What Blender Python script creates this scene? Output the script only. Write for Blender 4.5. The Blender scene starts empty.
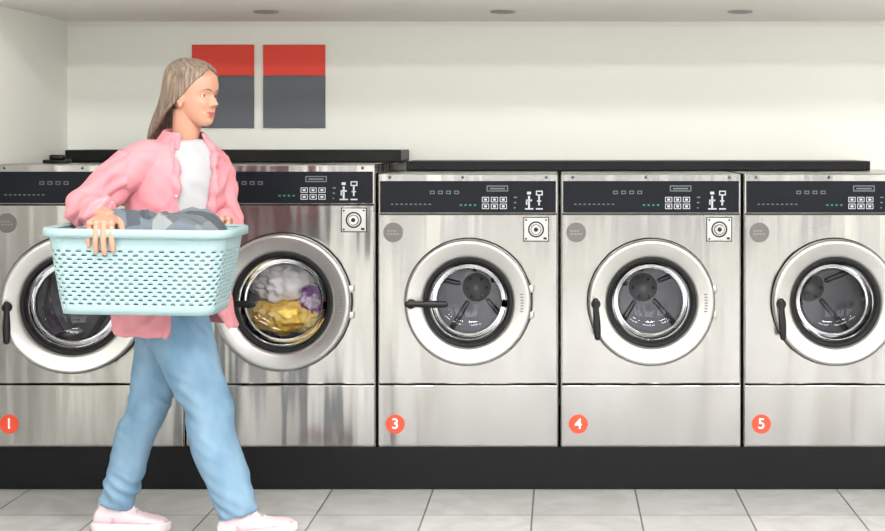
import bpy, bmesh, math, random
from mathutils import Vector, Matrix, noise
from mathutils.bvhtree import BVHTree
random.seed(7)
scene = bpy.context.scene
scene.view_settings.view_transform = 'Standard'
scene.view_settings.look = 'None'
D = bpy.data
pi = math.pi

# ---------------------------------------------------------------- materials
def lin(c):
    return tuple(((x/255)/12.92 if x/255 <= 0.04045 else ((x/255+0.055)/1.055)**2.4) for x in c) + (1.0,)

def mat(name, rgb, rough=0.5, metal=0.0, emit=0.0, bump=None, var=None, **kw):
    m = D.materials.new(name); m.use_nodes = True
    nt = m.node_tree; p = nt.nodes['Principled BSDF']
    c = lin(rgb)
    p.inputs['Base Color'].default_value = c
    p.inputs['Roughness'].default_value = rough
    p.inputs['Metallic'].default_value = metal
    for k, v in kw.items():
        p.inputs[k.replace('_', ' ')].default_value = v
    if emit:
        p.inputs['Emission Color'].default_value = c
        p.inputs['Emission Strength'].default_value = emit
    if bump or var:
        tc = nt.nodes.new('ShaderNodeTexCoord')
        mp = nt.nodes.new('ShaderNodeMapping')
        nt.links.new(tc.outputs['Object'], mp.inputs['Vector'])
    if var:   # (scale vec, rgb2, lo, hi)
        mp2 = nt.nodes.new('ShaderNodeMapping'); mp2.inputs['Scale'].default_value = var[0]
        nt.links.new(tc.outputs['Object'], mp2.inputs['Vector'])
        n = nt.nodes.new('ShaderNodeTexNoise'); n.inputs['Scale'].default_value = 1; n.inputs['Detail'].default_value = 6
        r = nt.nodes.new('ShaderNodeValToRGB')
        r.color_ramp.elements[0].position = var[2]; r.color_ramp.elements[1].position = var[3]
        r.color_ramp.elements[0].color = c; r.color_ramp.elements[1].color = lin(var[1])
        nt.links.new(mp2.outputs[0], n.inputs['Vector']); nt.links.new(n.outputs['Fac'], r.inputs['Fac'])
        nt.links.new(r.outputs['Color'], p.inputs['Base Color'])
    if bump:  # (scale vec, strength, distance)
        mp.inputs['Scale'].default_value = bump[0]
        n = nt.nodes.new('ShaderNodeTexNoise'); n.inputs['Scale'].default_value = 1; n.inputs['Detail'].default_value = 3
        b = nt.nodes.new('ShaderNodeBump'); b.inputs['Strength'].default_value = bump[1]; b.inputs['Distance'].default_value = bump[2]
        nt.links.new(mp.outputs[0], n.inputs['Vector']); nt.links.new(n.outputs['Fac'], b.inputs['Height'])
        nt.links.new(b.outputs[0], p.inputs['Normal'])
    return m

def steel(name, rgb, rough, wob=0.004, aniso=0.75):
    m = D.materials.new(name); m.use_nodes = True
    nt = m.node_tree; p = nt.nodes['Principled BSDF']
    p.inputs['Metallic'].default_value = 1
    p.inputs['Anisotropic'].default_value = aniso
    tg = nt.nodes.new('ShaderNodeTangent'); tg.direction_type = 'RADIAL'; tg.axis = 'Z'
    nt.links.new(tg.outputs[0], p.inputs['Tangent'])
    tc = nt.nodes.new('ShaderNodeTexCoord')
    mp = nt.nodes.new('ShaderNodeMapping'); mp.inputs['Scale'].default_value = (6, 6, 700)
    nt.links.new(tc.outputs['Object'], mp.inputs['Vector'])
    n = nt.nodes.new('ShaderNodeTexNoise'); n.inputs['Scale'].default_value = 1; n.inputs['Detail'].default_value = 3
    nt.links.new(mp.outputs[0], n.inputs['Vector'])
    mr = nt.nodes.new('ShaderNodeMapRange'); mr.inputs[1].default_value = .3; mr.inputs[2].default_value = .7
    mr.inputs[3].default_value = rough*.9; mr.inputs[4].default_value = rough*1.1
    nt.links.new(n.outputs['Fac'], mr.inputs[0]); nt.links.new(mr.outputs[0], p.inputs['Roughness'])
    r = nt.nodes.new('ShaderNodeValToRGB')
    c = lin(rgb); r.color_ramp.elements[0].color = tuple(x*.95 for x in c[:3])+(1,); r.color_ramp.elements[1].color = c
    r.color_ramp.elements[0].position = .3; r.color_ramp.elements[1].position = .7
    nt.links.new(n.outputs['Fac'], r.inputs['Fac']); nt.links.new(r.outputs['Color'], p.inputs['Base Color'])
    tc2 = nt.nodes.new('ShaderNodeNewGeometry')
    prev = None
    for sc_, dist in (((6, 6, .9), wob), ((19, 19, 1.6), wob*.22)):
        mp2 = nt.nodes.new('ShaderNodeMapping'); mp2.inputs['Scale'].default_value = sc_
        nt.links.new(tc2.outputs['Position'], mp2.inputs['Vector'])
        n2 = nt.nodes.new('ShaderNodeTexNoise'); n2.inputs['Scale'].default_value = 1; n2.inputs['Detail'].default_value = 1
        nt.links.new(mp2.outputs[0], n2.inputs['Vector'])
        b = nt.nodes.new('ShaderNodeBump'); b.inputs['Strength'].default_value = 1; b.inputs['Distance'].default_value = dist
        nt.links.new(n2.outputs['Fac'], b.inputs['Height'])
        if prev: nt.links.new(prev.outputs[0], b.inputs['Normal'])
        prev = b
    nt.links.new(prev.outputs[0], p.inputs['Normal'])
    return m

M = {}
M['steel'] = steel('brushed_steel', (174, 172, 170), .20, .024, .6)
M['ring'] = mat('door_ring_steel', (182, 181, 179), .34, 1)
M['chrome'] = mat('polished_metal', (205, 203, 200), .18, 1)
M['hub'] = mat('hub_metal', (205, 205, 205), .45, .55)
M['drum'] = mat('drum_steel', (118, 116, 120), .3, 1)
M['darksteel'] = mat('inner_rim_steel', (95, 95, 97), .3, 1)
M['rubber'] = mat('rubber_gasket', (18, 18, 20), .55, Specular_IOR_Level=.25)
M['blackpanel'] = mat('black_control_panel', (24, 26, 32), .3, Specular_IOR_Level=.12)
M['blackplastic'] = mat('black_plastic', (14, 14, 16), .35, Specular_IOR_Level=.35)
M['ledge'] = mat('black_granite', (12, 12, 14), .4, var=((90, 90, 90), (36, 36, 40), .6, .75), Specular_IOR_Level=.2)
M['plinth'] = mat('plinth_black', (14, 14, 17), .5, Specular_IOR_Level=.2)
M['icon'] = mat('icon_white', (180, 184, 188), .5)
M['icongrey'] = mat('icon_grey', (95, 100, 106), .5)
M['green'] = mat('led_green', (34, 120, 92), .5)
M['orange'] = mat('number_sticker_orange', (218, 70, 44), .5)
M['white'] = mat('white_vinyl', (240, 240, 238), .5)
M['sticker'] = mat('round_sticker_grey', (98, 95, 92), .4)
M['stickertext'] = mat('sticker_print', (128, 126, 123), .4)
M['wall'] = mat('wall_paint', (237, 238, 231), .75, bump=((60, 60, 60), .05, .002))
M['ceil'] = mat('ceiling_paint', (230, 226, 222), .8)
M['red'] = mat('poster_red', (226, 64, 48), .6)
M['grey'] = mat('poster_grey', (92, 96, 104), .6)
M['lampoff'] = mat('lamp_lens', (215, 215, 210), .4)
M['lamprim'] = mat('lamp_rim', (150, 148, 145), .4)
M['frame'] = mat('window_frame_dark', (45, 46, 50), .4)
M['pink'] = mat('pink_cotton', (212, 142, 150), .85, bump=((350, 350, 350), .15, .001), var=((9, 9, 9), (203, 129, 139), .35, .7))
M['button'] = mat('shirt_button', (215, 180, 184), .4)
M['tee'] = mat('white_tshirt', (178, 179, 183), .85, bump=((300, 300, 300), .1, .001))
M['denim'] = mat('light_denim', (96, 128, 154), .9, bump=((500, 500, 500), .2, .001), var=((10, 10, 5), (124, 153, 175), .35, .68))
M['skin'] = mat('skin', (192, 140, 118), .5, Subsurface_Weight=.12, Subsurface_Radius=(.01, .004, .002))
M['lips'] = mat('lips', (168, 92, 86), .45)
M['eyewhite'] = mat('eye_white', (205, 200, 196), .25)
M['iris'] = mat('iris', (45, 38, 34), .2)
M['brow'] = mat('eyebrow', (112, 88, 72), .8)
M['hair'] = mat('hair_ash', (84, 69, 58), .5, var=((130, 130, 10), (150, 132, 116), .3, .7), bump=((300, 300, 14), .4, .002))
M['shoe'] = mat('shoe_white_pink', (208, 188, 193), .7, bump=((300, 300, 300), .2, .001), var=((12, 12, 20), (202, 152, 162), .56, .62))
M['sole'] = mat('shoe_sole', (208, 198, 199), .6)
M['basket'] = mat('mint_plastic', (150, 176, 180), .45)

# floor tile
m = D.materials.new('floor_tiles'); m.use_nodes = True; nt = m.node_tree; p = nt.nodes['Principled BSDF']
tc = nt.nodes.new('ShaderNodeTexCoord'); mp = nt.nodes.new('ShaderNodeMapping')
mp.inputs['Location'].default_value = (.0996, .365, 0)
nt.links.new(tc.outputs['Object'], mp.inputs['Vector'])
bt = nt.nodes.new('ShaderNodeTexBrick'); bt.offset = 0; bt.squash = 1
bt.inputs['Scale'].default_value = 1; bt.inputs['Brick Width'].default_value = .387; bt.inputs['Row Height'].default_value = .387
bt.inputs['Mortar Size'].default_value = .0035; bt.inputs['Mortar Smooth'].default_value = .2
bt.inputs['Color1'].default_value = lin((180, 180, 180)); bt.inputs['Color2'].default_value = lin((190, 190, 189))
bt.inputs['Mortar'].default_value = lin((112, 109, 105))
nt.links.new(mp.outputs[0], bt.inputs['Vector'])
n = nt.nodes.new('ShaderNodeTexNoise'); n.inputs['Scale'].default_value = 6; n.inputs['Detail'].default_value = 8; n.inputs['Distortion'].default_value = 1.2
nt.links.new(tc.outputs['Object'], n.inputs['Vector'])
r = nt.nodes.new('ShaderNodeValToRGB'); r.color_ramp.elements[0].position = .35; r.color_ramp.elements[1].position = .7
r.color_ramp.elements[0].color = (.80, .79, .78, 1); r.color_ramp.elements[1].color = (1, 1, 1, 1)
nt.links.new(n.outputs['Fac'], r.inputs['Fac'])
mx = nt.nodes.new('ShaderNodeMix'); mx.data_type = 'RGBA'; mx.blend_type = 'MULTIPLY'; mx.inputs[0].default_value = 1
nt.links.new(bt.outputs['Color'], mx.inputs[6]); nt.links.new(r.outputs['Color'], mx.inputs[7])
nt.links.new(mx.outputs[2], p.inputs['Base Color'])
b = nt.nodes.new('ShaderNodeBump'); b.inputs['Distance'].default_value = .002; b.invert = True
nt.links.new(bt.outputs['Fac'], b.inputs['Height']); nt.links.new(b.outputs[0], p.inputs['Normal'])
p.inputs['Roughness'].default_value = .42
M['tiles'] = m

# door glass : mostly clear, slight smoke, fresnel gloss
m = D.materials.new('door_glass'); m.use_nodes = True; nt = m.node_tree
nt.nodes.remove(nt.nodes['Principled BSDF']); out = nt.nodes['Material Output']
tr = nt.nodes.new('ShaderNodeBsdfTransparent'); tr.inputs[0].default_value = (.78, .78, .81, 1)
gl = nt.nodes.new('ShaderNodeBsdfGlossy'); gl.inputs['Roughness'].default_value = .03
gl.inputs['Color'].default_value = (.7, .7, .7, 1)
fr = nt.nodes.new('ShaderNodeFresnel'); fr.inputs[0].default_value = 1.45
mx = nt.nodes.new('ShaderNodeMixShader')
nt.links.new(fr.outputs[0], mx.inputs[0]); nt.links.new(tr.outputs[0], mx.inputs[1]); nt.links.new(gl.outputs[0], mx.inputs[2])
nt.links.new(mx.outputs[0], out.inputs['Surface'])
M['glass'] = m

# perforated drum wall
m = D.materials.new('perforated_drum'); m.use_nodes = True; nt = m.node_tree; p = nt.nodes['Principled BSDF']
tc = nt.nodes.new('ShaderNodeTexCoord'); vo = nt.nodes.new('ShaderNodeTexVoronoi'); vo.inputs['Scale'].default_value = 42; vo.inputs['Randomness'].default_value = .15
nt.links.new(tc.outputs['Object'], vo.inputs['Vector'])
r = nt.nodes.new('ShaderNodeValToRGB'); r.color_ramp.interpolation = 'EASE'
r.color_ramp.elements[0].position = .22; r.color_ramp.elements[1].position = .30
r.color_ramp.elements[0].color = (.01, .01, .01, 1); r.color_ramp.elements[1].color = lin((124, 120, 126))
nt.links.new(vo.outputs['Distance'], r.inputs['Fac']); nt.links.new(r.outputs['Color'], p.inputs['Base Color'])
p.inputs['Metallic'].default_value = 1; p.inputs['Roughness'].default_value = .25
M['perf'] = m

def cloth_patches(name, cols, scale):
    m = D.materials.new(name); m.use_nodes = True; nt = m.node_tree; p = nt.nodes['Principled BSDF']
    tc = nt.nodes.new('ShaderNodeTexCoord')
    ns = nt.nodes.new('ShaderNodeTexNoise'); ns.inputs['Scale'].default_value = 9
    nt.links.new(tc.outputs['Object'], ns.inputs['Vector'])
    ad = nt.nodes.new('ShaderNodeMix'); ad.data_type = 'VECTOR'; ad.inputs[0].default_value = .12
    nt.links.new(tc.outputs['Object'], ad.inputs[4]); nt.links.new(ns.outputs['Color'], ad.inputs[5])
    vo = nt.nodes.new('ShaderNodeTexVoronoi'); vo.inputs['Scale'].default_value = scale
    nt.links.new(ad.outputs[1], vo.inputs['Vector'])
    sp = nt.nodes.new('ShaderNodeSeparateColor'); nt.links.new(vo.outputs['Color'], sp.inputs[0])
    r = nt.nodes.new('ShaderNodeValToRGB'); r.color_ramp.interpolation = 'CONSTANT'
    while len(r.color_ramp.elements) < len(cols): r.color_ramp.elements.new(.5)
    for i, c in enumerate(cols):
        r.color_ramp.elements[i].position = i/len(cols); r.color_ramp.elements[i].color = lin(c)
    nt.links.new(sp.outputs[0], r.inputs['Fac']); nt.links.new(r.outputs['Color'], p.inputs['Base Color'])
    p.inputs['Roughness'].default_value = .9
    return m
M['laundry'] = cloth_patches('mixed_laundry', [(92, 98, 104), (134, 138, 142), (112, 118, 122), (72, 78, 86), (158, 160, 162), (100, 108, 118)], 11)
M['lwhite'] = mat('laundry_white', (235, 232, 228), .9)
M['lyellow'] = mat('laundry_yellow', (226, 180, 64), .9, var=((14, 14, 14), (240, 210, 125), .4, .6))
M['lpurple'] = mat('laundry_purple', (130, 88, 140), .9, var=((20, 20, 20), (215, 200, 215), .45, .55))

# ---------------------------------------------------------------- mesh helpers
def mkobj(name, bm, mt, parent=None, smooth=True, loc=None):
    bmesh.ops.recalc_face_normals(bm, faces=bm.faces)
    me = D.meshes.new(name); bm.to_mesh(me); bm.free()
    o = D.objects.new(name, me); scene.collection.objects.link(o)
    mts = mt if isinstance(mt, (list, tuple)) else [mt]
    for x in mts: me.materials.append(x)
    if smooth:
        for f in me.polygons: f.use_smooth = True
    if parent: o.parent = parent
    if loc: o.location = loc
    return o

def empty(name, loc=(0, 0, 0)):
    o = D.objects.new(name, None); o.location = loc; o.empty_display_size = .1
    scene.collection.objects.link(o); return o

def add_box(bm, x0, x1, y0, y1, z0, z1, bev=0, mi=0):
    vs = [bm.verts.new((x, y, z)) for x in (x0, x1) for y in (y0, y1) for z in (z0, z1)]
    idx = [(0, 1, 3, 2), (4, 6, 7, 5), (0, 4, 5, 1), (2, 3, 7, 6), (0, 2, 6, 4), (1, 5, 7, 3)]
    fs = [bm.faces.new([vs[i] for i in f]) for f in idx]
    for f in fs: f.material_index = mi
    if bev:
        es = list({e for f in fs for e in f.edges})
        r = bmesh.ops.bevel(bm, geom=es, offset=bev, segments=2, affect='EDGES', profile=.5)
        for f in r['faces']: f.material_index = mi
    return vs

def box(name, x0, x1, y0, y1, z0, z1, mt, parent=None, bev=0):
    bm = bmesh.new(); add_box(bm, x0, x1, y0, y1, z0, z1, bev)
    return mkobj(name, bm, mt, parent, smooth=False)

def add_lathe(bm, prof, cx=0, cy=0, cz=0, n=96, mi=0, closed=False):
    rings = []
    for r, y in prof:
        if r < 1e-5: rings.append([bm.verts.new((cx, cy+y, cz))])
        else: rings.append([bm.verts.new((cx+r*math.cos(2*pi*i/n), cy+y, cz+r*math.sin(2*pi*i/n))) for i in range(n)])
    prs = list(zip(rings, rings[1:]))
    if closed: prs.append((rings[-1], rings[0]))
    for a, b2 in prs:
        for i in range(n):
            j = (i+1) % n
            if len(a) == 1 and len(b2) == 1: continue
            if len(a) == 1: f = bm.faces.new((a[0], b2[i], b2[j]))
            elif len(b2) == 1: f = bm.faces.new((a[i], b2[0], a[j]))
            else: f = bm.faces.new((a[i], b2[i], b2[j], a[j]))
            f.material_index = mi

def loft(bm, rings, closed_ring=True, caps=True, mi=0):
    R = [[bm.verts.new(p) for p in r] for r in rings]
    n = len(R[0])
    for a, b2 in zip(R, R[1:]):
        for i in range(n if closed_ring else n-1):
            j = (i+1) % n
            f = bm.faces.new((a[i], b2[i], b2[j], a[j])); f.material_index = mi
    if caps and closed_ring:
        for r in (R[0], R[-1]):
            f = bm.faces.new(r); f.material_index = mi
    return R

def crom(P, k=4):
    out = []
    n = len(P)
    for i in range(n-1):
        p0 = P[max(i-1, 0)]; p1 = P[i]; p2 = P[i+1]; p3 = P[min(i+2, n-1)]
        for s in range(k):
            t = s/k
            out.append(.5*((2*p1)+(p2-p0)*t+(2*p0-5*p1+4*p2-p3)*t*t+(3*p1-3*p2+p3-p0)*t**3))
    out.append(P[-1].copy())
    return out

def tube(bm, pts, rad, n=20, ref=(0, 0, 1), k=4, flat=1.0, mi=0, endround=True):
    """tapering limb; rad scalars, flat = ratio of second axis"""
    P = [Vector((p[0], p[1], p[2], r)) for p, r in zip(pts, rad)]
    if k > 1: P = crom(P, k)
    pos = [Vector(p[:3]) for p in P]; rr = [max(p[3], .0004) for p in P]
    T = []
    for i in range(len(pos)):
        t = pos[min(i+1, len(pos)-1)]-pos[max(i-1, 0)]
        T.append(t.normalized())
    if endround:
        p0, r0, t0 = pos[0], rr[0], T[0]; p1, r1, t1 = pos[-1], rr[-1], T[-1]
        pre = [(p0-t0*r0*.92, r0*.35), (p0-t0*r0*.7, r0*.7), (p0-t0*r0*.38, r0*.92)]
        post = [(p1+t1*r1*.38, r1*.92), (p1+t1*r1*.7, r1*.7), (p1+t1*r1*.92, r1*.35)]
        pos = [a for a, _ in pre]+pos+[a for a, _ in post]
        rr = [b_ for _, b_ in pre]+rr+[b_ for _, b_ in post]
        T = [t0]*3+T+[t1]*3
    u = None; rings = []
    for p_, r_, t in zip(pos, rr, T):
        if u is None:
            u = Vector(ref)
            if abs(u.dot(t)) > .95: u = Vector((1, 0, 0))
        u = (u-t*u.dot(t)).normalized(); v = t.cross(u)
        rings.append([p_+u*(r_*math.cos(2*pi*i/n))*flat+v*(r_*math.sin(2*pi*i/n)) for i in range(n)])
    loft(bm, rings, mi=mi)

def blob(bm, c, r, rot=None, n=16, mi=0):
    mtx = Matrix.Translation(Vector(c)) @ (rot.to_4x4() if rot else Matrix.Identity(4)) @ Matrix.Diagonal((r[0], r[1], r[2], 1))
    g = bmesh.ops.create_uvsphere(bm, u_segments=n, v_segments=n//2+2, radius=1, matrix=mtx)
    for v in g['verts']:
        for f in v.link_faces: f.material_index = mi

def evaluate(o):
    dg = bpy.context.evaluated_depsgraph_get(); dg.update()
    me = D.meshes.new_from_object(o.evaluated_get(dg))
    mats = list(o.data.materials)
    o.modifiers.clear(); o.data = me
    if not me.materials:
        for x in mats: me.materials.append(x)
    for f in me.polygons: f.use_smooth = True
    return o

def remesh(o, vox, sm=4, fac=.5):
    md = o.modifiers.new('r', 'REMESH'); md.mode = 'VOXEL'; md.voxel_size = vox
    if sm:
        s = o.modifiers.new('s', 'SMOOTH'); s.iterations = sm; s.factor = fac
    mats = list(o.data.materials)
    evaluate(o)
    o.data.materials.clear()
    for x in mats: o.data.materials.append(x)
    return o

def ripple(o, fn):
    me = o.data
    nr = [v.normal.copy() for v in me.vertices]
    for v, nn in zip(me.vertices, nr): v.co = v.co + nn*fn(v.co)
    me.update()

def ridge(v, soft=.12):
    """soft creased noise in -1..1"""
    x = noise.noise(v)
    return 1-2.4*math.sqrt(x*x+soft*soft)

def text(name, s, size, loc, mt, parent, ext=.0006):
    c = D.curves.new(name, 'FONT'); c.body = s; c.size = size; c.extrude = ext
    c.align_x = 'CENTER'; c.align_y = 'CENTER'; c.offset = size*.01
    o = D.objects.new(name, c); scene.collection.objects.link(o)
    o.rotation_euler = (pi/2, 0, 0); o.location = loc; o.parent = parent
    c.materials.append(mt); return o

# ---------------------------------------------------------------- room
XL, XR, YB, YF = -2.195, 3.6, .9, -7.6
SOF = 1.868; CEIL = 2.75
fl = box('floor', XL-.1, XR+.1, YF-.1, YB+.1, -.1, 0, M['tiles'])
box('wall_back', XL-.1, XR+.1, YB, YB+.1, 0, CEIL, M['wall'])
box('wall_left', XL-.1, XL, YF, YB, 0, CEIL, M['wall'])
box('wall_right', XR, XR+.1, YF, YB, 0, CEIL, M['wall'])
box('ceiling', XL-.1, XR+.1, YF-.1, YB+.1, CEIL, CEIL+.1, M['ceil'])
box('ceiling_soffit', XL, XR, -.2, YB, SOF, CEIL, M['ceil'])
box('trim_cornice', XL, XR, YB-.012, YB, SOF-.02, SOF, M['ceil'])
# street wall with shop windows
bm = bmesh.new()
wins = [(-1.9, -.1), (.25, 1.65), (2.0, 3.35)]
add_box(bm, XL-.1, XR+.1, YF-.1, YF, 0, .35); add_box(bm, XL-.1, XR+.1, YF-.1, YF, 2.6, CEIL)
edges = [XL-.1]+[e for w in wins for e in w]+[XR+.1]
for i in range(0, len(edges), 2): add_box(bm, edges[i], edges[i+1], YF-.1, YF, .35, 2.6)
mkobj('wall_front', bm, M['wall'], smooth=False)
for i, (a, b_) in enumerate(wins):
    bm = bmesh.new()
    for x0, x1, z0, z1 in ((a, a+.05, .35, 2.6), (b_-.05, b_, .35, 2.6), (a, b_, .35, .4), (a, b_, 2.55, 2.6), ((a+b_)/2-.03, (a+b_)/2+.03, .35, 2.6), (a, b_, 1.98, 2.03)):
        add_box(bm, x0, x1, YF-.08, YF-.02, z0, z1)
    mkobj('window_%d' % (i+1), bm, M['frame'], smooth=False)

# black plinth under machines
box('machine_plinth', XL+.004, 1.8, .008, YB-.01, .001, .163, M['plinth'], bev=.003)

# ledges behind machines
box('rear_ledge', -2.09, -.671, .56, .89, 1.248, 1.299, M['ledge'], bev=.004)
box('rear_ledge', -.649, 1.31, .56, .89, 1.212, 1.252, M['ledge'], bev=.004)

# wall posters
for x0, x1 in ((-1.638, -1.362), (-1.321, -1.045)):
    bm = bmesh.new()
    add_box(bm, x0, x1, YB-.012, YB-.001, 1.395, 1.6265, .0015, 0)
    add_box(bm, x0, x1, YB-.012, YB-.001, 1.6275, 1.765, .0015, 1)
    mkobj('wall_poster', bm, [M['grey'], M['red']], smooth=False)

# recessed downlights in soffit
for x in (-1.202, -.233, .736, 1.705):
    bm = bmesh.new()
    prof = [(.0, .004), (.034, .004), (.038, -.002), (.05, -.003), (.052, 0.002)]
    n = 32
    R = []
    for r_, z in prof:
        R.append([bm.verts.new(((r_ or .0001)*math.cos(2*pi*i/n), (r_ or .0001)*math.sin(2*pi*i/n), z)) for i in range(n)])
    for k_, (a, b2) in enumerate(zip(R, R[1:])):
        for i in range(n):
            f = bm.faces.new((a[i], b2[i], b2[(i+1) % n], a[(i+1) % n])); f.material_index = 1 if k_ == 0 else 0
    mkobj('ceiling_downlight', bm, [M['lamprim'], M['lampoff']], loc=(x, .37, SOF-.0045))

# ---------------------------------------------------------------- washing machine
def plate_hole(bm, x0, x1, z0, z1, cx, cz, r, y=0, depth=.02, n=96, bev=.004):
    angs = [2*pi*i/n for i in range(n)]
    for X, Z in ((x0, z0), (x0, z1), (x1, z0), (x1, z1)):
        angs.append(math.atan2(Z-cz, X-cx) % (2*pi))
    angs = sorted(set(round(a, 6) for a in angs))
    def rect(a, ins):
        dx, dz = math.cos(a), math.sin(a); t = 1e9
        if dx > 1e-9: t = min(t, (x1-ins-cx)/dx)
        if dx < -1e-9: t = min(t, (x0+ins-cx)/dx)
        if dz > 1e-9: t = min(t, (z1-ins-cz)/dz)
        if dz < -1e-9: t = min(t, (z0+ins-cz)/dz)
        return cx+dx*t, cz+dz*t
    rings = [[(cx+r*math.cos(a), y+.04, cz+r*math.sin(a)) for a in angs],
             [(cx+r*math.cos(a), y+.004, cz+r*math.sin(a)) for a in angs],
             [(cx+(r+.004)*math.cos(a), y, cz+(r+.004)*math.sin(a)) for a in angs],
             [(rect(a, bev)[0], y, rect(a, bev)[1]) for a in angs],
             [(rect(a, 0)[0], y+bev, rect(a, 0)[1]) for a in angs],
             [(rect(a, 0)[0], y+depth, rect(a, 0)[1]) for a in angs]]
    loft(bm, rings, caps=False)

def lever(bm, px, py, pz, ang, L=.135):
    add_lathe(bm, [(0, -.034), (.014, -.034), (.018, -.03), (.018, 0), (0, 0)], px, py, pz, n=24)
    d = Vector((math.cos(ang), 0, math.sin(ang)))
    P = Vector((px, py-.03, pz))
    tube(bm, [P-d*.012, P+d*.02, P+d*L*.6, P+d*L], [.012, .011, .0145, .012], ref=(0, 1, 0), flat=.65, n=16)

def washer(num, xc, w, top, dr, dcx, lever_ang, ajar=0.0, fill=None):
    E = empty('washing_machine', (xc, 0, .165))
    H = top-.165; h = w/2; g = .0015
    zc = .722-.165
    bm = bmesh.new()
    add_box(bm, -h, -h+.003, .012, .80, 0, H); add_box(bm, h-.003, h, .012, .80, 0, H)
    add_box(bm, -h, h, .012, .80, H-.003, H); add_box(bm, -h, h, .797, .80, 0, H); add_box(bm, -h, h, .012, .80, 0, .003)
    mkobj('cabinet', bm, M['steel'], E, smooth=False)
    zl = .240                               # lower seam
    pt, pb = H-.027, H-.152                 # control panel top / bottom
    box('kick_panel', -h+g, h-g, 0, .02, .003, zl-.003, M['steel'], E, bev=.004)
    bm = bmesh.new(); plate_hole(bm, -h+g, h-g, zl+.002, pb-.002, dcx, zc, dr-.035)
    o = mkobj('front_panel', bm, M['steel'], E, smooth=False)
    box('panel_surround', -h+g, h-g, 0, .03, pb, H, M['steel'], E, bev=.004)
    box('control_panel', -h+.008, h-.008, -.004, .0, pb+.004, pt, M['blackpanel'], E, bev=.0015)
    k = 1/261; L = -h
    bm = bmesh.new()
    def q(x0, x1, z0, z1, mi, y0=-.0052):
        add_box(bm, x0, x1, y0, -.004, z0, z1, 0, mi)
    big = w > .7
    kx = L+(115 if big else 104)*k
    for i in range(3):
        for j in range(2):
            a0, a1, c0, c1 = kx+i*.034, kx+i*.034+.027, pb+.018+j*.026, pb+.018+j*.026+.020
            q(a0, a1, c0, c1, 0); q(a0+.0025, a1-.0025, c0+.0025, c1-.0025, 2, -.0055)
            q(a0+.008, a1-.008, c0+.006, c1-.006, 0, -.0058)
    q(kx+.018, kx+.10, pt-.04, pt-.017, 1)                       # display badge
    q(kx+.022, kx+.096, pt-.036, pt-.021, 2, -.0056); q(kx+.03, kx+.088, pt-.032, pt-.026, 1, -.0060)
    for i in range(4): q(kx-.085+i*.018, kx-.085+i*.018+.008, pb+.03, pb+.036, 3)
    for i in range(3): q(kx+.122, kx+.128+.003*i, pb+.02+i*.02, pb+.025+i*.02, 3 if i == 0 else 1)
    ix = L+(48 if big else 52)*k
    for i in range(4):                                            # programme icons
        q(ix+i*.031, ix+i*.031+.018, pt-.050, pt-.037, 1)
        q(ix+i*.031+.003, ix+i*.031+.015, pt-.047, pt-.040, 2, -.0056)
    for i in range(9): q(L+.05+i*.018, L+.05+i*.018+.009, pb+.034, pb+.038, 1)
    # coin pictogram : hand with coin, slot and arrow
    fx = L+(156 if big else 149)*k; fz = pb+.022
    q(fx+.004, fx+.011, fz, fz+.046, 0); q(fx-.004, fx+.019, fz+.026, fz+.032, 0); q(fx-.004, fx+.001, fz+.012, fz+.03, 0); q(fx+.0, fx+.015, fz+.052, fz+.062, 0)
    q(fx-.008, fx+.024, fz-.006, fz-.001, 0)
    q(fx+.034, fx+.060, fz+.048, fz+.066, 0); q(fx+.038, fx+.056, fz+.052, fz+.062, 2, -.0056); q(fx+.043, fx+.049, fz+.010, fz+.048, 0); q(fx+.038, fx+.054, fz+.024, fz+.029, 0); q(fx+.034, fx+.060, fz-.006, fz-.001, 0)
    mkobj('panel_graphics', bm, [M['icon'], M['icongrey'], M['blackpanel'], M['green']], E, smooth=False)
    # coin-lock plate
    lx = L+(168 if big else 158)*k; lz = pb-.06
    bm = bmesh.new()
    add_box(bm, lx-.049, lx+.049, -.002, 0, lz-.047, lz+.047, .0005, 2)
    add_box(bm, lx-.046, lx+.046, -.006, 0, lz-.044, lz+.044, .002, 0)
    add_lathe(bm, [(0, -.020), (.017, -.020), (.020, -.016), (.022, -.006)], lx, 0, lz, 32, 1)
    add_lathe(bm, [(.025, -.006), (.025, -.0072), (.031, -.0072), (.031, -.006)], lx, 0, lz, 32, 2)
    add_lathe(bm, [(0, -.0215), (.008, -.0215), (.009, -.019)], lx, 0, lz, 24, 2)
    add_box(bm, lx+.028, lx+.040, -.008, -.005, lz-.038, lz-.03, 0, 2)
    for sx in (-.038, .038):
        for sz in (-.036, .036): add_lathe(bm, [(0, -.0085), (.003, -.0085), (.004, -.006)], lx+sx, 0, lz+sz, 12, 2)
    mkobj('coin_lock', bm, [M['ring'], M['chrome'], M['blackplastic']], E, smooth=False)
    sx = L+.058; sz = pb-.072
    bm = bmesh.new(); add_lathe(bm, [(0, -.0015), (.037, -.0015), (.038, 0)], sx, 0, sz, 40, 0)
    for j, n_ in enumerate((3, 4)):
        for i in range(n_): add_box(bm, sx-.022+i*.012, sx-.022+i*.012+.008, -.002, -.0012, sz+.003-j*.012, sz+.0085-j*.012, 0, 1)
    mkobj('info_sticker', bm, [M['sticker'], M['stickertext']], E, smooth=False)
    nx = L+.066; nz = .088
    bm = bmesh.new(); add_lathe(bm, [(0, -.0015), (.036, -.0015), (.037, 0)], nx, 0, nz, 48)
    mkobj('number_sticker', bm, M['orange'], E, smooth=False)
    text('number', str(num), .056, (nx, -.0022, nz), M['white'], E)
    bm = bmesh.new()
    for s_ in (-.3, -.02, .3): add_lathe(bm, [(0, -.003), (.004, -.003), (.006, 0)], s_*w/.69, 0, H-.013, 12)
    mkobj('screws', bm, M['darksteel'], E)
    # tub / drum
    bm = bmesh.new()
    R0 = dr-.037
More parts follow.
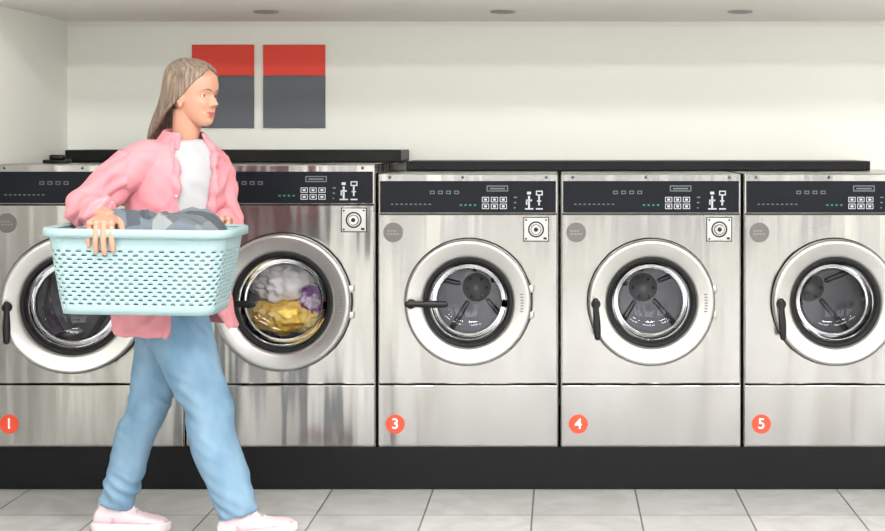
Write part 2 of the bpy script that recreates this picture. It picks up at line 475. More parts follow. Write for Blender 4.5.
    add_lathe(bm, [(R0, .035), (R0, .07), (R0-.02, .075), (R0-.02, .09)], dcx, 0, zc, 96, 1)       # rubber boot
    RD = dr+.03
    add_lathe(bm, [(R0-.02, .09), (RD, .10), (RD, .52)], dcx, 0, zc, 96, 0)
    add_lathe(bm, [(RD, .52), (RD*.6, .535), (.06, .54)], dcx, 0, zc, 96, 2)
    add_lathe(bm, [(.06, .54), (.050, .522), (.034, .516), (.026, .500), (0, .497)], dcx, 0, zc, 48, 3)
    for i in range(6):
        a = 2*pi*i/6; add_lathe(bm, [(0, .507), (.006, .508), (.007, .518)], dcx+.042*math.cos(a), 0, zc+.042*math.sin(a), 10, 2)
    for a in (pi/2+.3, pi/2+.3+2*pi/3, pi/2+.3+4*pi/3):
        c_, s_ = math.cos(a), math.sin(a)
        pts = []
        for y in (.12, .5):
            pts.append([Vector((dcx, 0, zc))+Vector((c_*rr-s_*t, y, s_*rr+c_*t)) for rr, t in ((RD, -.05), (RD-.06, -.014), (RD-.06, .014), (RD, .05))])
        loft(bm, pts, mi=2)
    for i in range(5):   # radial pressed ribs on the drum back
        a = 2*pi*i/5+.4; c_, s_ = math.cos(a), math.sin(a)
        tube(bm, [(dcx+c_*.075, .535, zc+s_*.075), (dcx+c_*RD*.85, .53, zc+s_*RD*.85)], [.010, .014], n=10, k=1, mi=2)
    mkobj('drum', bm, [M['perf'], M['rubber'], M['drum'], M['hub']], E)
    # door
    DE = empty('door'); DE.parent = E
    DE.location = (dcx+dr, -.004, zc); DE.rotation_euler = (0, 0, ajar)
    bm = bmesh.new()
    ri = dr-.078
    add_lathe(bm, [(dr-.004, .0035), (dr+.004, .0035), (dr+.004, -.006), (dr, -.008)], -dr, 0, 0, 128, 2)     # dark seal behind ring
    add_lathe(bm, [(dr-.012, 0), (dr-.003, -.004), (dr, -.012), (dr, -.036), (dr-.006, -.044), (dr-.014, -.046),
                   (dr-.018, -.0445), (ri+.020, -.041), (ri+.012, -.036), (ri+.004, -.022)], -dr, 0, 0, 128, 0)
    add_lathe(bm, [(ri+.004, -.024), (ri, -.02), (ri-.006, -.014)], -dr, 0, 0, 128, 1)
    add_lathe(bm, [(ri+.008, -.028), (ri-.002, -.031), (ri-.010, -.024), (ri-.013, -.012), (ri-.014, .0), (ri, .01)], -dr, 0, 0, 128, 2)
    add_lathe(bm, [(dr-.012, 0), (dr-.03, .012), (ri+.01, .014), (ri, .01)], -dr, 0, 0, 96, 1)
    mkobj('door_ring', bm, [M['ring'], M['darksteel'], M['rubber']], DE)
    bm = bmesh.new()
    rg = ri-.011
    add_lathe(bm, [(rg, -.012), (rg*.985, .01), (rg*.93, .045), (rg*.8, .072), (rg*.6, .085), (rg*.3, .091), (0, .093)], -dr, 0, 0, 96)
    mkobj('door_glass', bm, M['glass'], DE)
    bm = bmesh.new()
    for i in range(7):
        a = (-9+i*3)*pi/180
        add_box(bm, -dr+(dr-.034)*math.cos(a)-.006, -dr+(dr-.034)*math.cos(a)+.006, -.0455, -.0425, (dr-.034)*math.sin(a)-.002, (dr-.034)*math.sin(a)+.002)
    mkobj('ring_print', bm, M['icongrey'], DE, smooth=False)
    bm = bmesh.new()
    for z in (-.05, .05): add_box(bm, -.02, .008, -.018, .004, z-.014, z+.014, .003)
    mkobj('hinge', bm, M['ring'], DE)
    bm = bmesh.new(); lever(bm, -dr-(dr-.028), -.040, -.002, lever_ang, .125 if lever_ang != 0 else .13)
    mkobj('door_handle', bm, M['blackplastic'], DE)
    if fill:
        for nm, mt, c, r_ in fill:
            bm = bmesh.new(); bmesh.ops.create_icosphere(bm, subdivisions=5, radius=1)
            for v in bm.verts:
                n_ = v.co.copy()
                d = noise.fractal(n_*1.7+Vector((c[0]*9, 3, c[2]*7)), .8, 2, 4)*.22
                d += .16*ridge(n_*3.1+Vector((c[0]*20, 1, 0)), .08)
                co = n_*(1+d)
                v.co = Vector((dcx+c[0]+co.x*r_[0], c[1]+co.y*r_[1], zc+c[2]+co.z*r_[2]))
            mkobj(nm, bm, mt, E)
    return E

washer(1, -1.8085, .735, 1.247, .262, -.035, -pi/2, ajar=math.radians(13))
washer(2, -1.071, .724, 1.247, .262, .012, 0, fill=[
    ('laundry_white_shirt', M['lwhite'], (-.01, .20, .07), (.14, .09, .09)),
    ('laundry_yellow_towel', M['lyellow'], (-.02, .18, -.075), (.13, .085, .065)),
    ('laundry_purple_cloth', M['lpurple'], (.085, .18, -.01), (.055, .06, .07)),
    ('laundry_yellow_cloth', M['lyellow'], (.07, .18, -.09), (.07, .06, .05))])
washer(3, -.3525, .689, 1.211, .241, .002, 0)
washer(4, .3485, .689, 1.211, .241, .0, -pi/2+.05)
washer(5, 1.050, .689, 1.211, .241, .0, -pi/2+.05)

# vent cap on top of machine 1
bm = bmesh.new()
add_box(bm, -.05, .05, -.03, .03, 0, .014, .004); add_box(bm, -.028, .028, -.02, .02, .014, .034, .006)
mkobj('vent_cap', bm, M['blackplastic'], loc=(-2.03, .3, 1.2475))

# ---------------------------------------------------------------- woman
W = empty('woman', (-1.33, -.60, 0))
O = Vector((-1.33, -.60, 0))
def L_(x, y, z): return Vector((x, y, z))-O
ya = math.radians(45)
Fd = Vector((math.cos(ya), -math.sin(ya), 0)); Rt = Vector((-math.sin(ya), -math.cos(ya), 0))
def sect(c, a, b_, n=48, a0=0, a1=360, yaw=None, full=True):
    """angle 0 = front"""
    F_, R_ = Fd, Rt
    if yaw is not None:
        F_ = Vector((math.cos(yaw), -math.sin(yaw), 0)); R_ = Vector((-math.sin(yaw), -math.cos(yaw), 0))
    out = []
    for i in range(n):
        t = math.radians(a0+(a1-a0)*i/(n if full else n-1))
        out.append(Vector(c)+F_*(b_*math.cos(t))+R_*(a*math.sin(t)))
    return out

TS = [ # z, cx, cy, a, b
 (.70, -1.315, -.60, .215, .175), (.76, -1.32, -.60, .205, .165), (.85, -1.325, -.60, .192, .150), (.95, -1.325, -.60, .176, .137),
 (1.03, -1.318, -.60, .166, .130), (1.12, -1.31, -.60, .164, .130), (1.20, -1.302, -.60, .164, .130), (1.255, -1.298, -.60, .158, .118),
 (1.295, -1.292, -.60, .140, .100), (1.32, -1.288, -.60, .110, .084), (1.34, -1.284, -.60, .078, .070), (1.352, -1.282, -.60, .066, .064)]
bm = bmesh.new()
rings = [sect(L_(cx, cy, z), a-.012, b_-.012) for z, cx, cy, a, b_ in TS[2:-1]]
loft(bm, rings)
ts = mkobj('tshirt', bm, M['tee'], W); remesh(ts, .006, 4)
ripple(ts, lambda c: .004*noise.noise(Vector((c.x*14, c.y*14, c.z*7)))+.005*ridge(Vector((c.x*12+c.z*10, c.y*12, c.z*9))))
# pink shirt : open front shell + sleeves + collar
bm = bmesh.new()
op = {0: 30, 1: 26, 2: 22, 3: 20, 4: 20, 5: 21, 6: 22, 7: 24, 8: 30, 9: 38, 10: 48, 11: 55}
ringsS = []
for i, (z, cx, cy, a, b_) in enumerate(TS):
    g = op[i]
    o_ = sect(L_(cx, cy, z), a+.004, b_+.004, 60, g, 360-g, full=False)
    i_ = sect(L_(cx, cy, z), a-.008, b_-.008, 60, g, 360-g, full=False)
    ringsS.append(o_+i_[::-1])
loft(bm, ringsS)
for sgn in (1, -1):
    pts = []
    for i, (z, cx, cy, a, b_) in enumerate(TS[:-1]):
        t = math.radians(sgn*(op[i]+3)); pts.append(L_(cx, cy, z)+Fd*((b_+.004)*math.cos(t))+Rt*((a+.004)*math.sin(t)))
    tube(bm, pts, [.009]*len(pts), n=10, k=2, ref=(Fd.x, Fd.y, 0), flat=.8)
g = 40
o1, o2, o3, o4 = [], [], [], []
n = 40
for i in range(n):
    t = math.radians(g+(360-2*g)*i/(n-1)); dirv = Fd*math.cos(t)+Rt*math.sin(t)
    back = .5-.5*math.cos(t)
    base = L_(-1.281, -.60, 1.335+.018*back)
    wid = .036-.004*back+.020*math.exp(-((min(i, n-1-i))/5.0)**2)
    o1.append(base+dirv*.060+Vector((0, 0, .024))); o2.append(base+dirv*.068+Vector((0, 0, .028)))
    o3.append(base+dirv*(.078+wid*.35)+Vector((0, 0, .024-wid))); o4.append(base+dirv*(.068+wid*.3)+Vector((0, 0, .018-wid)))
R = [[bm.verts.new(p_) for p_ in o] for o in (o1, o2, o3, o4)]
for k_ in range(4):
    a_, b2 = R[k_], R[(k_+1) % 4]
    for i in range(n-1): bm.faces.new((a_[i], b2[i], b2[i+1], a_[i+1]))
bm.faces.new([r_[0] for r_ in R]); bm.faces.new([r_[-1] for r_ in R])
# sleeves
shR = L_(-1.395, -.695, 1.268); elR = L_(-1.545, -.83, 1.115); wrR = L_(-1.400, -1.045, 1.100)
tube(bm, [shR+Vector((.05, .04, .005)), shR, shR.lerp(elR, .5)+Vector((-.005, 0, .008)), elR, elR.lerp(wrR, .3), elR.lerp(wrR, .60)], [.064, .066, .062, .056, .052, .049], n=24)
c1 = elR.lerp(wrR, .56); c2 = elR.lerp(wrR, .70); tube(bm, [c1, c2], [.053, .050], n=24, k=1, endround=False)
shL = L_(-1.215, -.520, 1.262); elL = L_(-1.165, -.49, 1.04); wrL = L_(-1.125, -.695, 1.065)
tube(bm, [shL-Vector((.05, .04, -.005)), shL, shL.lerp(elL, .5)+Vector((.008, 0, 0)), elL, elL.lerp(wrL, .3), elL.lerp(wrL, .6)], [.060, .060, .058, .055, .050, .046], n=24)
sh = mkobj('pink_shirt', bm, M['pink'], W); remesh(sh, .0042, 4)
def shirt_f(c):
    w = noise.noise(c*5)*.6
    f = .008*noise.noise(Vector((c.x*10, c.y*10, c.z*6)))
    f += .010*ridge(Vector((c.x*9+c.z*7+w, c.y*9, c.z*8-c.x*8)))
    f += .0045*ridge(Vector((c.x*20-c.z*10+w*2, c.y*20, c.z*18)))
    if c.x < -.09 and c.z > 1.02: f += .005*math.sin((c.z*1.3-c.x)*80+4*noise.noise(c*8))
    if c.z > 1.30: f *= .35
    return f
ripple(sh, shirt_f)
bm = bmesh.new()
for i in range(7):
    z = .78+i*.075
    for (a_, b2) in zip(TS, TS[1:]):
        if a_[0] <= z <= b2[0]:
            f = (z-a_[0])/(b2[0]-a_[0]); cx = a_[1]+(b2[1]-a_[1])*f; aa = a_[3]+(b2[3]-a_[3])*f; bb = a_[4]+(b2[4]-a_[4])*f
            t = math.radians(26); P_ = L_(cx, -.60, z)+Fd*((bb+.010)*math.cos(t))+Rt*((aa+.010)*math.sin(t))
            blob(bm, P_, (.0055, .0055, .0055), n=10)
mkobj('buttons', bm, M['button'], W)

# jeans
bm = bmesh.new()
hip = [(.97, .150, .115), (.92, .160, .122), (.86, .172, .132), (.80, .172, .134), (.745, .160, .125)]
y2 = math.radians(25)
loft(bm, [sect(L_(-1.33, -.60, z), a, b_, yaw=y2) for z, a, b_ in hip])
hR = L_(-1.32, -.675, .80); kR = L_(-1.175, -.715, .46); aR = L_(-1.072, -.72, .095)
hL = L_(-1.345, -.535, .80); kL = L_(-1.412, -.555, .44); aL = L_(-1.528, -.56, .085)
tube(bm, [hR, hR.lerp(kR, .35), hR.lerp(kR, .72), kR, kR.lerp(aR, .35)+Vector((-.012, 0, 0)), kR.lerp(aR, .7), aR], [.108, .102, .088, .078, .077, .070, .062], n=28, endround=False)
tube(bm, [hL, hL.lerp(kL, .35), hL.lerp(kL, .72), kL, kL.lerp(aL, .35)+Vector((-.012, 0, 0)), kL.lerp(aL, .7), aL], [.104, .094, .079, .068, .067, .060, .055], n=28, endround=False)
je = mkobj('jeans', bm, M['denim'], W); remesh(je, .0055, 4)
def jean_f(c):
    kn = math.exp(-((c.z-.45)/.09)**2)+math.exp(-((c.z-.14)/.07)**2)+math.exp(-((c.z-.72)/.08)**2)*.8
    w = noise.noise(c*6)
    return .006*noise.noise(Vector((c.x*8, c.y*8, c.z*5)))+.009*(kn+.2)*ridge(Vector((c.x*7+2+w, c.y*7, c.z*19+c.x*12)))
ripple(je, jean_f)

# shoes
def shoe(name, heel, length, pitch, yaw):
    Eo = empty(name); Eo.parent = W; Eo.location = heel; Eo.rotation_euler = (0, -pitch, yaw)
    S = [(0, .022, .030, .060), (.012, .030, .0, .075), (.04, .035, .0, .088), (.08, .036, .0, .092), (.11, .037, 0, .082), (.14, .040, 0, .066), (.175, .044, 0, .055), (.21, .044, 0, .047), (.235, .036, 0, .040), (.252, .020, 0, .032)]
    bm = bmesh.new(); rings = []
    for x, hw, z0, z1 in S:
        x *= length/.255; r_ = []
        zb = .018
        for i in range(24):
            t = 2*pi*i/24; cy = math.cos(t); sz = math.sin(t)
            r_.append(Vector((x, hw*math.copysign(abs(cy)**.75, cy), zb+(z1-zb)*(.5+.5*math.copysign(abs(sz)**.85, sz)))))
        rings.append(r_)
    loft(bm, rings)
    tube(bm, [(.05*length/.255, 0, .07), (.052*length/.255, 0, .108)], [.036, .037], n=20, k=1, endround=False)
    tube(bm, [(.125, 0, .072), (.098, 0, .092), (.085, 0, .118)], [.016, .018, .014], n=12)
    o = mkobj('upper', bm, M['shoe'], Eo); remesh(o, .004, 4)
    bm = bmesh.new(); lay = []
    for z, gx in ((0, .0), (.006, .004), (.022, .004), (.028, 0)):
        xs = [(x*length/.255, hw) for x, hw, _, _ in S]
        up = [Vector((x, hw+.003+gx, z)) for x, hw in xs]; dn = [Vector((x, -hw-.003-gx, z)) for x, hw in xs][::-1]
        r_ = [Vector((xs[0][0]-.008-gx, .012, z))]+up+[Vector((xs[-1][0]+.009+gx, .006, z)), Vector((xs[-1][0]+.009+gx, -.006, z))]+dn+[Vector((xs[0][0]-.008-gx, -.012, z))]
        lay.append(r_)
    loft(bm, lay)
    mkobj('sole', bm, M['sole'], Eo, smooth=False)
    bm = bmesh.new()
    for i in range(4):
        x = .108+i*.016; z = .086-i*.0085
        tube(bm, [(x, -.026, z-.012), (x+.004, 0, z+.003), (x, .026, z-.012)], [.0028]*3, n=8)
    mkobj('laces', bm, M['sole'], Eo)
shoe('shoe_left', L_(-1.60, -.56, .001), .252, 0, 0)
shoe('shoe_right', L_(-1.13, -.72, .004), .252, math.radians(9), 0)

# head (local: x forward, y left, z up, chin = 0)
HE = empty('head'); HE.parent = W; HE.location = L_(-1.255, -.60, 1.394); HE.rotation_euler = (0, math.radians(5), math.radians(-24)); HE.scale = (.96,)*3
HS = [(-.002, .060, .030, .018), (.006, .073, .012, .028), (.016, .079, -.005, .036), (.03, .081, -.03, .044), (.045, .082, -.052, .051), (.065, .082, -.072, .058),
      (.085, .081, -.087, .064), (.105, .080, -.095, .068), (.122, .083, -.099, .070), (.138, .085, -.102, .0715), (.155, .083, -.103, .072), (.175, .076, -.098, .070), (.195, .058, -.084, .060), (.21, .034, -.062, .044), (.22, .010, -.04, .025), (.224, -.005, -.025, .008)]
bm = bmesh.new()
rings = []
for z, xf_, xb, hw in HS:
    cx = (xf_+xb)/2; ax = (xf_-xb)/2; r_ = []
    for i in range(48):
        t = 2*pi*i/48; c_, s_ = math.cos(t), math.sin(t); pw = 2/2.25
        r_.append(Vector((cx+ax*math.copysign(abs(c_)**pw, c_), hw*math.copysign(abs(s_)**pw, s_), z)))
    rings.append(r_)
loft(bm, rings)
for s in (-1, 1):
    blob(bm, (-.004, s*.070, .094), (.016, .007, .029), Matrix.Rotation(-s*.25, 3, 'Z'))     # ears
    blob(bm, (-.003, s*.071, .070), (.009, .006, .012))
tube(bm, [(-.020, 0, .05), (-.024, 0, -.02), (-.030, 0, -.06), (-.036, 0, -.10)], [.054, .049, .051, .062], n=28, endround=False)
hd = mkobj('face_and_neck', bm, M['skin'], HE); remesh(hd, .0022, 6)
def G2(y, z, y0, z0, sy, sz): return math.exp(-((y-y0)/sy)**2-((z-z0)/sz)**2)
def nose_p(z):
    if z > .118 or z < .066: return 0
    if z > .080: f = (.118-z)/.038; return .026*(f**1.15)
    f = (z-.066)/.014; return .026*(f*f*(3-2*f))
for v in hd.data.vertices:
    x, y, z = v.co
    if x < .015 or z < -.005: continue
    wf = min(1, (x-.015)/.03); a = abs(y); d = 0
    sn = .0065+.0035*max(0, min(1, (.115-z)/.035))
    d += nose_p(z)*math.exp(-(a/sn)**2)
    d += .0080*G2(a, z, .0105, .0745, .0052, .0060)                # nostril wings
    d -= .0090*G2(a, z, .031, .107, .0155, .0100)                  # eye sockets
    d -= .0030*G2(a, z, 0, .113, .007, .007)
    d += .0035*G2(a, z, .028, .127, .020, .0065)                   # brow ridge
    d += .0060*G2(a, z, .036, .080, .016, .015)                    # cheekbones
    zz = z-9*a*a                                                   # smiling mouth curve
    d += .0062*G2(a, zz, 0, .0495, .021, .0042)+.0062*G2(a, zz, 0, .0385, .018, .0046)
    d -= .0030*G2(a, zz, 0, .0442, .024, .0014)
    d -= .0030*G2(a, z, .031, .055, .006, .010)                    # smile fold
    d -= .0035*G2(a, z, 0, .028, .020, .0050)
    d += .0060*G2(a, z, 0, .012, .016, .012)                       # chin
    v.co.x += d*wf
hd.data.update()
sm_ = hd.modifiers.new('s', 'SMOOTH'); sm_.iterations = 1; sm_.factor = .4
evaluate(hd)
hd.data.materials.clear(); hd.data.materials.append(M['skin']); hd.data.materials.append(M['lips'])
for f in hd.data.polygons:
    c = f.center; zz = c.z-9*c.y*c.y; a = abs(c.y)
    if c.x > .06 and a < .024 and abs(zz-.0440) < .0085*(1-(a/.0255)**2): f.material_index = 1
bvh = BVHTree.FromPolygons([v.co.copy() for v in hd.data.vertices], [tuple(f.vertices) for f in hd.data.polygons])
def surf(y, z, off=0):
    h_ = bvh.ray_cast(Vector((.2, y, z)), Vector((-1, 0, 0)))[0]
    return Vector(((h_.x if h_ else .06)+off, y, z))
EX = {}
for s in (-1, 1): EX[s] = surf(s*.031, .107).x-.0088
bm = bmesh.new()
for s in (-1, 1):
    blob(bm, (EX[s], s*.031, .107), (.0125, .0125, .0125), mi=0, n=28)
    blob(bm, (EX[s]+.0095, s*.0310+.0, .1065), (.0038, .0055, .0055), mi=1)
mkobj('eyes', bm, [M['eyewhite'], M['iris']], HE)
bmL, bmB = bmesh.new(), bmesh.new()
for s in (-1, 1):
    def lid(dy, dz, r):
        q_ = max(r*r-dy*dy-dz*dz, 0); return Vector((EX[s]+math.sqrt(q_), s*(.031+dy), .107+dz))
    up = [lid(-.0120, -.001, .0128), lid(-.007, .0048, .0134), lid(0, .0062, .0136), lid(.007, .0048, .0134), lid(.0120, .0, .0130)]
    dn = [lid(-.0115, -.002, .0126), lid(-.006, -.0058, .0130), lid(.001, -.0068, .0131), lid(.007, -.0055, .0130), lid(.0120, -.001, .0126)]
    tube(bmL, [p_+Vector((0, 0, .0022)) for p_ in up], [.0022, .0034, .0036, .0034, .0022], n=10)
    tube(bmL, [p_-Vector((0, 0, .0012)) for p_ in dn], [.0014, .0022, .0024, .0022, .0014], n=10)
    tube(bmB, [p_+Vector((.0012, 0, -.0006)) for p_ in up], [.0005, .0010, .0012, .0012, .0006], n=6)
    tube(bmB, [surf(s*.013, .1245, .0002), surf(s*.022, .1290, .0004), surf(s*.034, .1300, .0004), surf(s*.047, .1245, 0)], [.0018, .0026, .0022, .0009], n=8, k=4)
mkobj('eyelids', bmL, M['skin'], HE)
mkobj('eyebrows', bmB, M['brow'], HE)

# hair : solid shell, swept back, shoulder length
bm = bmesh.new()
HR = [ # z, front, back, halfwidth, opening deg
 (.234, -.005, -.045, .012, 0), (.229, .020, -.066, .036, 0), (.218, .048, -.088, .055, 0), (.202, .068, -.104, .070, 8), (.188, .078, -.112, .078, 26),
 (.172, .083, -.117, .081, 38), (.15, .082, -.121, .083, 50), (.125, .078, -.123, .084, 61), (.10, .072, -.126, .084, 71), (.07, .060, -.134, .082, 82),
 (.04, .040, -.146, .077, 94), (.01, .014, -.160, .070, 102), (-.02, -.018, -.172, .062, 108), (-.045, -.045, -.180, .055, 112), (-.065, -.068, -.184, .046, 116), (-.08, -.095, -.182, .032, 125)]
rings = []
for z, xf_, xb, hw, og in HR:
    cx = (xf_+xb)/2; ax = (xf_-xb)/2
    n = 56
    o_, i_ = [], []
    th = .012
    if z > .185: th = .02 if z < .21 else .012
    if z < .02: th = .018
    for i in range(n):
        t = math.radians(og+(360-2*og)*i/(n-1)) if og else math.radians(1+358*i/(n-1))
        w = noise.noise(Vector((math.cos(t)*5, math.sin(t)*5, z*2)))*.006
        o_.append(Vector((cx+(ax+w)*math.cos(t), (hw+w)*math.sin(t), z)))
        fx = max(ax-th, .004); fy = max(hw-th, .003)
        i_.append(Vector((cx+fx*math.cos(t), fy*math.sin(t), z-(.006 if z > .2 else 0))))
    rings.append(o_+i_[::-1])
loft(bm, rings)
ha = mkobj('hair', bm, M['hair'], HE); remesh(ha, .0032, 6)
def hair_f(c):
    t = math.atan2(c.y, c.x+.02)
    return .0007*math.sin(t*60+3*noise.noise(c*6))+.0030*noise.noise(Vector((t*5, c.z*3, 1)))
ripple(ha, hair_f)
bm = bmesh.new()
def sp(z, t, ex=.002):
    for (a, b_) in zip(HR, HR[1:]):
        if b_[0] <= z <= a[0]:
            k_ = (a[0]-z)/(a[0]-b_[0]); xf_ = a[1]+(b_[1]-a[1])*k_; xb = a[2]+(b_[2]-a[2])*k_; hw = a[3]+(b_[3]-a[3])*k_
            cx = (xf_+xb)/2; return Vector((cx+((xf_-xb)/2+ex)*math.cos(t), (hw+ex)*math.sin(t), z))
    return Vector((-.14, 0, z))
for i in range(240):
    s = random.choice((-1, 1))
    u_ = random.random()
    t = 66+u_*112                       # start angle, ordered so that locks never cross
    z0 = .205-.05*abs(math.sin(u_*3))+random.uniform(-.01, .01)
    t2 = 116+u_*62
    zend = -.03-.05*random.random()
    pts = []
    for k_ in range(7):
        f = k_/6; zz = z0+(zend-z0)*f
        pts.append(sp(zz, s*math.radians(t+(t2-t)*min(1, f*1.15)), -.0004+.0012*random.random()*(f > .1)))
    tube(bm, pts, [.0006, .0016, .0019, .0020, .0020, .0016, .0006], n=6, k=2)
mkobj('hair_locks', bm, M['hair'], HE)

# hands
def hand(name, wrist, elbow, knk, side, n_up, curl, thumb, vox=.0022):
    bm = bmesh.new()
    pdir = (knk-wrist).normalized()
    tube(bm, [wrist.lerp(elbow, .45), wrist.lerp(elbow, .2), wrist], [.036, .031, .026], n=20, ref=tuple(n_up), flat=.9)
    offs = [.033, .0115, -.0105, -.032]; rads = [.0100, .0102, .0098, .0088]; lens = [.92, 1.0, .94, .78]
    for o_, r_ in zip(offs, rads):
        tube(bm, [wrist+side*o_*.55, wrist.lerp(knk, .5)+side*o_*.85, knk+side*o_], [.013, .0135, r_+.002], n=12)
    tube(bm, [wrist+side*.012, wrist.lerp(knk, .55)+side*.018-n_up*.006], [.018, .017], n=14, k=2)
    for j, (o_, r_, l_) in enumerate(zip(offs, rads, lens)):
        base = knk+side*o_-pdir*(.006 if j in (0, 3) else 0)
        pts = [base]
        for (ca, seg) in zip(curl, (.044, .028, .022)):
            d = (pdir*math.cos(ca+.04*j)-n_up*math.sin(ca+.04*j))+side*(o_*2.2)
            pts.append(pts[-1]+d.normalized()*seg*l_)
        tube(bm, pts, [r_, r_*.92, r_*.86, r_*.72], n=12, k=3)
    tube(bm, thumb, [.0155, .012, .0108, .0085], n=12, k=3)
    o = mkobj(name, bm, M['skin'], W); remesh(o, vox, 2)
    return o
knR = L_(-1.398, -1.135, 1.088)
hand('hand_right', wrR, elR, knR, Vector((1, 0, 0)), Vector((0, -.15, 1)).normalized(), [1.15, 1.45, 1.65],
     [wrR+Vector((.022, -.015, -.004)), wrR+Vector((.045, -.035, -.012)), wrR+Vector((.056, -.055, -.03)), wrR+Vector((.058, -.062, -.055))])
knL = L_(-1.125, -.775, 1.082)
hand('hand_left', wrL, elL, knL, Vector((-1, 0, 0)), Vector((0, -.15, 1)).normalized(), [.9, 1.35, 1.6],
     [wrL+Vector((-.022, -.012, -.004)), wrL+Vector((-.044, -.03, -.012)), wrL+Vector((-.055, -.045, -.03)), wrL+Vector((-.058, -.052, -.052))])

# ---------------------------------------------------------------- laundry basket
BO = Vector((-1.304, -.965, .805))
def rrect(hx, hy, r, n=160):
    segs = [('l', (hx, -(hy-r)), (hx, hy-r)), ('a', (hx-r, hy-r), 0), ('l', (hx-r, hy), (-(hx-r), hy)), ('a', (-(hx-r), hy-r), pi/2),
            ('l', (-hx, hy-r), (-hx, -(hy-r))), ('a', (-(hx-r), -(hy-r)), pi), ('l', (-(hx-r), -hy), (hx-r, -hy)), ('a', (hx-r, -(hy-r)), 3*pi/2)]
    Ls = [math.dist(s[1], s[2]) if s[0] == 'l' else r*pi/2 for s in segs]; T = sum(Ls); out = []
    for i in range(n):
        d = T*i/n; k_ = 0
        while d > Ls[k_]: d -= Ls[k_]; k_ += 1
        s = segs[k_]; f = d/Ls[k_]
        if s[0] == 'l': out.append((s[1][0]+(s[2][0]-s[1][0])*f, s[1][1]+(s[2][1]-s[1][1])*f))
        else: out.append((s[1][0]+r*math.cos(s[2]+f*pi/2), s[1][1]+r*math.sin(s[2]+f*pi/2)))
    return out
HB = .258
N = 300
rows = [0, .018, .030]
z = .030
while z < HB-.055: rows += [z+.004, z+.0125]; z += .0125
rows += [HB-.02, HB]
bm = bmesh.new(); R = []
for z in rows:
    f = (z/HB)**.9
    pts = rrect(.232+.044*f, .130+.034*f, .045+.02*f, N)
    R.append([bm.verts.new((x, y, z)) for x, y in pts])
for k_ in range(len(rows)-1):
    hole_row = (2 <= k_ < len(rows)-3) and (k_ % 2 == 0)
    for i in range(N):
        if hole_row and (i+3*((k_//2) % 2)) % 6 in (0, 1, 2): continue
        bm.faces.new((R[k_][i], R[k_][(i+1) % N], R[k_+1][(i+1) % N], R[k_+1][i]))
bm.faces.new(R[0])
bk = empty('laundry_basket', BO)
o = mkobj('basket_wall', bm, M['basket'], bk)
sd = o.modifiers.new('s', 'SOLIDIFY'); sd.thickness = .003; sd.offset = 0
bm = bmesh.new()
prof = [(-.004, 0), (.004, .006), (.014, .006), (.017, .0), (.017, -.020), (.014, -.020), (.013, -.002), (.0, -.004)]
rings = []
for ox, oz in prof:
    rings.append([Vector((x, y, HB+oz)) for x, y in rrect(.276+ox, .164+ox, .065+ox, 120)])
rings.append(rings[0])
loft(bm, rings, caps=False)
mkobj('basket_rim', bm, M['basket'], bk)
bk.rotation_euler = (0, math.radians(.8), 0)

# laundry in basket
bm = bmesh.new(); nx, ny = 200, 110; G = []
for i in range(nx+1):
    row = []
    for j in range(ny+1):
        u = 2*i/nx-1; v = 2*j/ny-1
        x = u*math.sqrt(1-v*v*.22)*.254; y = v*math.sqrt(1-u*u*.22)*.142
        e = max(abs(u), abs(v)); edge = 1-e**6
        base = .235+.047*edge
        w = noise.noise(Vector((x*6, y*6, 5)))*.8
        bumpz = .020*noise.noise(Vector((x*7, y*8, 2)))+.017*ridge(Vector((x*12+4+w, y*13, x*4)), .10)+.006*ridge(Vector((x*27+w*2, y*25, 7)), .14)
        lft = .016 if u > -.4 else .016-.04*min(1, (-.4-u)/.2)
        row.append(bm.verts.new((x, y, base+(bumpz+lft)*edge)))
    G.append(row)
for i in range(nx):
    for j in range(ny): bm.faces.new((G[i][j], G[i+1][j], G[i+1][j+1], G[i][j+1]))
bd = [G[i][0] for i in range(nx)]+[G[nx][j] for j in range(ny)]+[G[i][ny] for i in range(nx, 0, -1)]+[G[0][j] for j in range(ny, 0, -1)]
low = [bm.verts.new((v.co.x*.87, v.co.y*.84, .012)) for v in bd]
for i in range(len(bd)):
    j = (i+1) % len(bd); bm.faces.new((bd[i], bd[j], low[j], low[i]))
mkobj('laundry_pile', bm, M['laundry'], None, loc=BO)

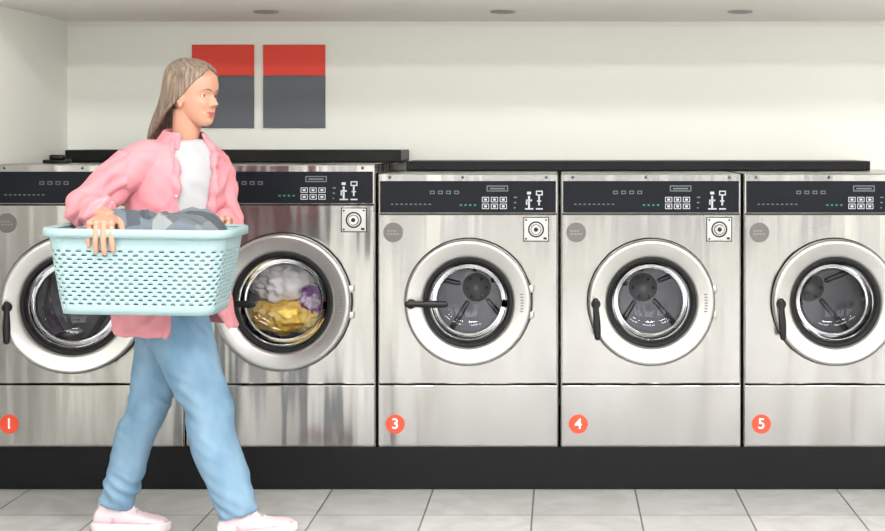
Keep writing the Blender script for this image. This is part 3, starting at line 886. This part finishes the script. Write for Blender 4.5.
# ---------------------------------------------------------------- lights
# overcast sky above a darker, uneven street horizon
wd = D.worlds.new('world'); scene.world = wd; wd.use_nodes = True; nt = wd.node_tree
bg = nt.nodes['Background']; tc = nt.nodes.new('ShaderNodeTexCoord'); sp_ = nt.nodes.new('ShaderNodeSeparateXYZ')
nt.links.new(tc.outputs['Generated'], sp_.inputs[0])
mpw = nt.nodes.new('ShaderNodeMapping'); mpw.inputs['Scale'].default_value = (9, 9, 1.5)
nt.links.new(tc.outputs['Generated'], mpw.inputs['Vector'])
nw = nt.nodes.new('ShaderNodeTexNoise'); nw.inputs['Scale'].default_value = 1; nw.inputs['Detail'].default_value = 2
nt.links.new(mpw.outputs[0], nw.inputs['Vector'])
rs = nt.nodes.new('ShaderNodeValToRGB')
rs.color_ramp.elements[0].position = .44; rs.color_ramp.elements[1].position = .56
rs.color_ramp.elements[0].color = (.035, .035, .038, 1); rs.color_ramp.elements[1].color = (.42, .42, .42, 1)
nt.links.new(nw.outputs['Fac'], rs.inputs['Fac'])
mrn = nt.nodes.new('ShaderNodeMapRange'); mrn.inputs[1].default_value = .02; mrn.inputs[2].default_value = .16; mrn.interpolation_type = 'SMOOTHSTEP'
nt.links.new(sp_.outputs[2], mrn.inputs[0])
mw = nt.nodes.new('ShaderNodeMix'); mw.data_type = 'RGBA'
nt.links.new(mrn.outputs[0], mw.inputs[0]); nt.links.new(rs.outputs['Color'], mw.inputs[6]); mw.inputs[7].default_value = (.95, .98, 1, 1)
nt.links.new(mw.outputs[2], bg.inputs['Color']); bg.inputs['Strength'].default_value = 6.5

def area(name, loc, rot, sx, sy, pw, col=(1, 1, 1), parent=None):
    l = D.lights.new(name, 'AREA'); l.shape = 'RECTANGLE'; l.size = sx; l.size_y = sy; l.energy = pw; l.color = col
    o = D.objects.new(name, l); o.location = loc; o.rotation_euler = rot; scene.collection.objects.link(o)
    if parent: o.parent = parent
    return o
for x, y, pw in ((-1.1, -2.6, 50), (.7, -2.6, 50), (2.5, -2.6, 50), (-1.1, -5.0, 105), (.7, -5.0, 100), (2.5, -5.0, 100)):  # unseen fill panels, added to brighten the back wall and room
    E = empty('ceiling_fill_panel', (x, y, CEIL))
    bm = bmesh.new(); add_box(bm, -.62, .62, -.32, .32, -.03, 0, .004); mkobj('housing', bm, M['lampoff'], E, smooth=False)
    area('fill_lamp', (0, 0, -.034), (0, 0, 0), 1.2, .6, pw, (1, .985, .97), E)

# ---------------------------------------------------------------- camera
cam = D.cameras.new('camera'); co = D.objects.new('camera', cam); scene.collection.objects.link(co)
co.location = (0, -5.5, 1.341); co.rotation_euler = (pi/2, 0, 0)
cam.sensor_width = 36
cam.lens = 36*1436/885
cam.shift_x = -117.5/885; cam.shift_y = -125.5/885
cam.clip_start = .05
scene.camera = co
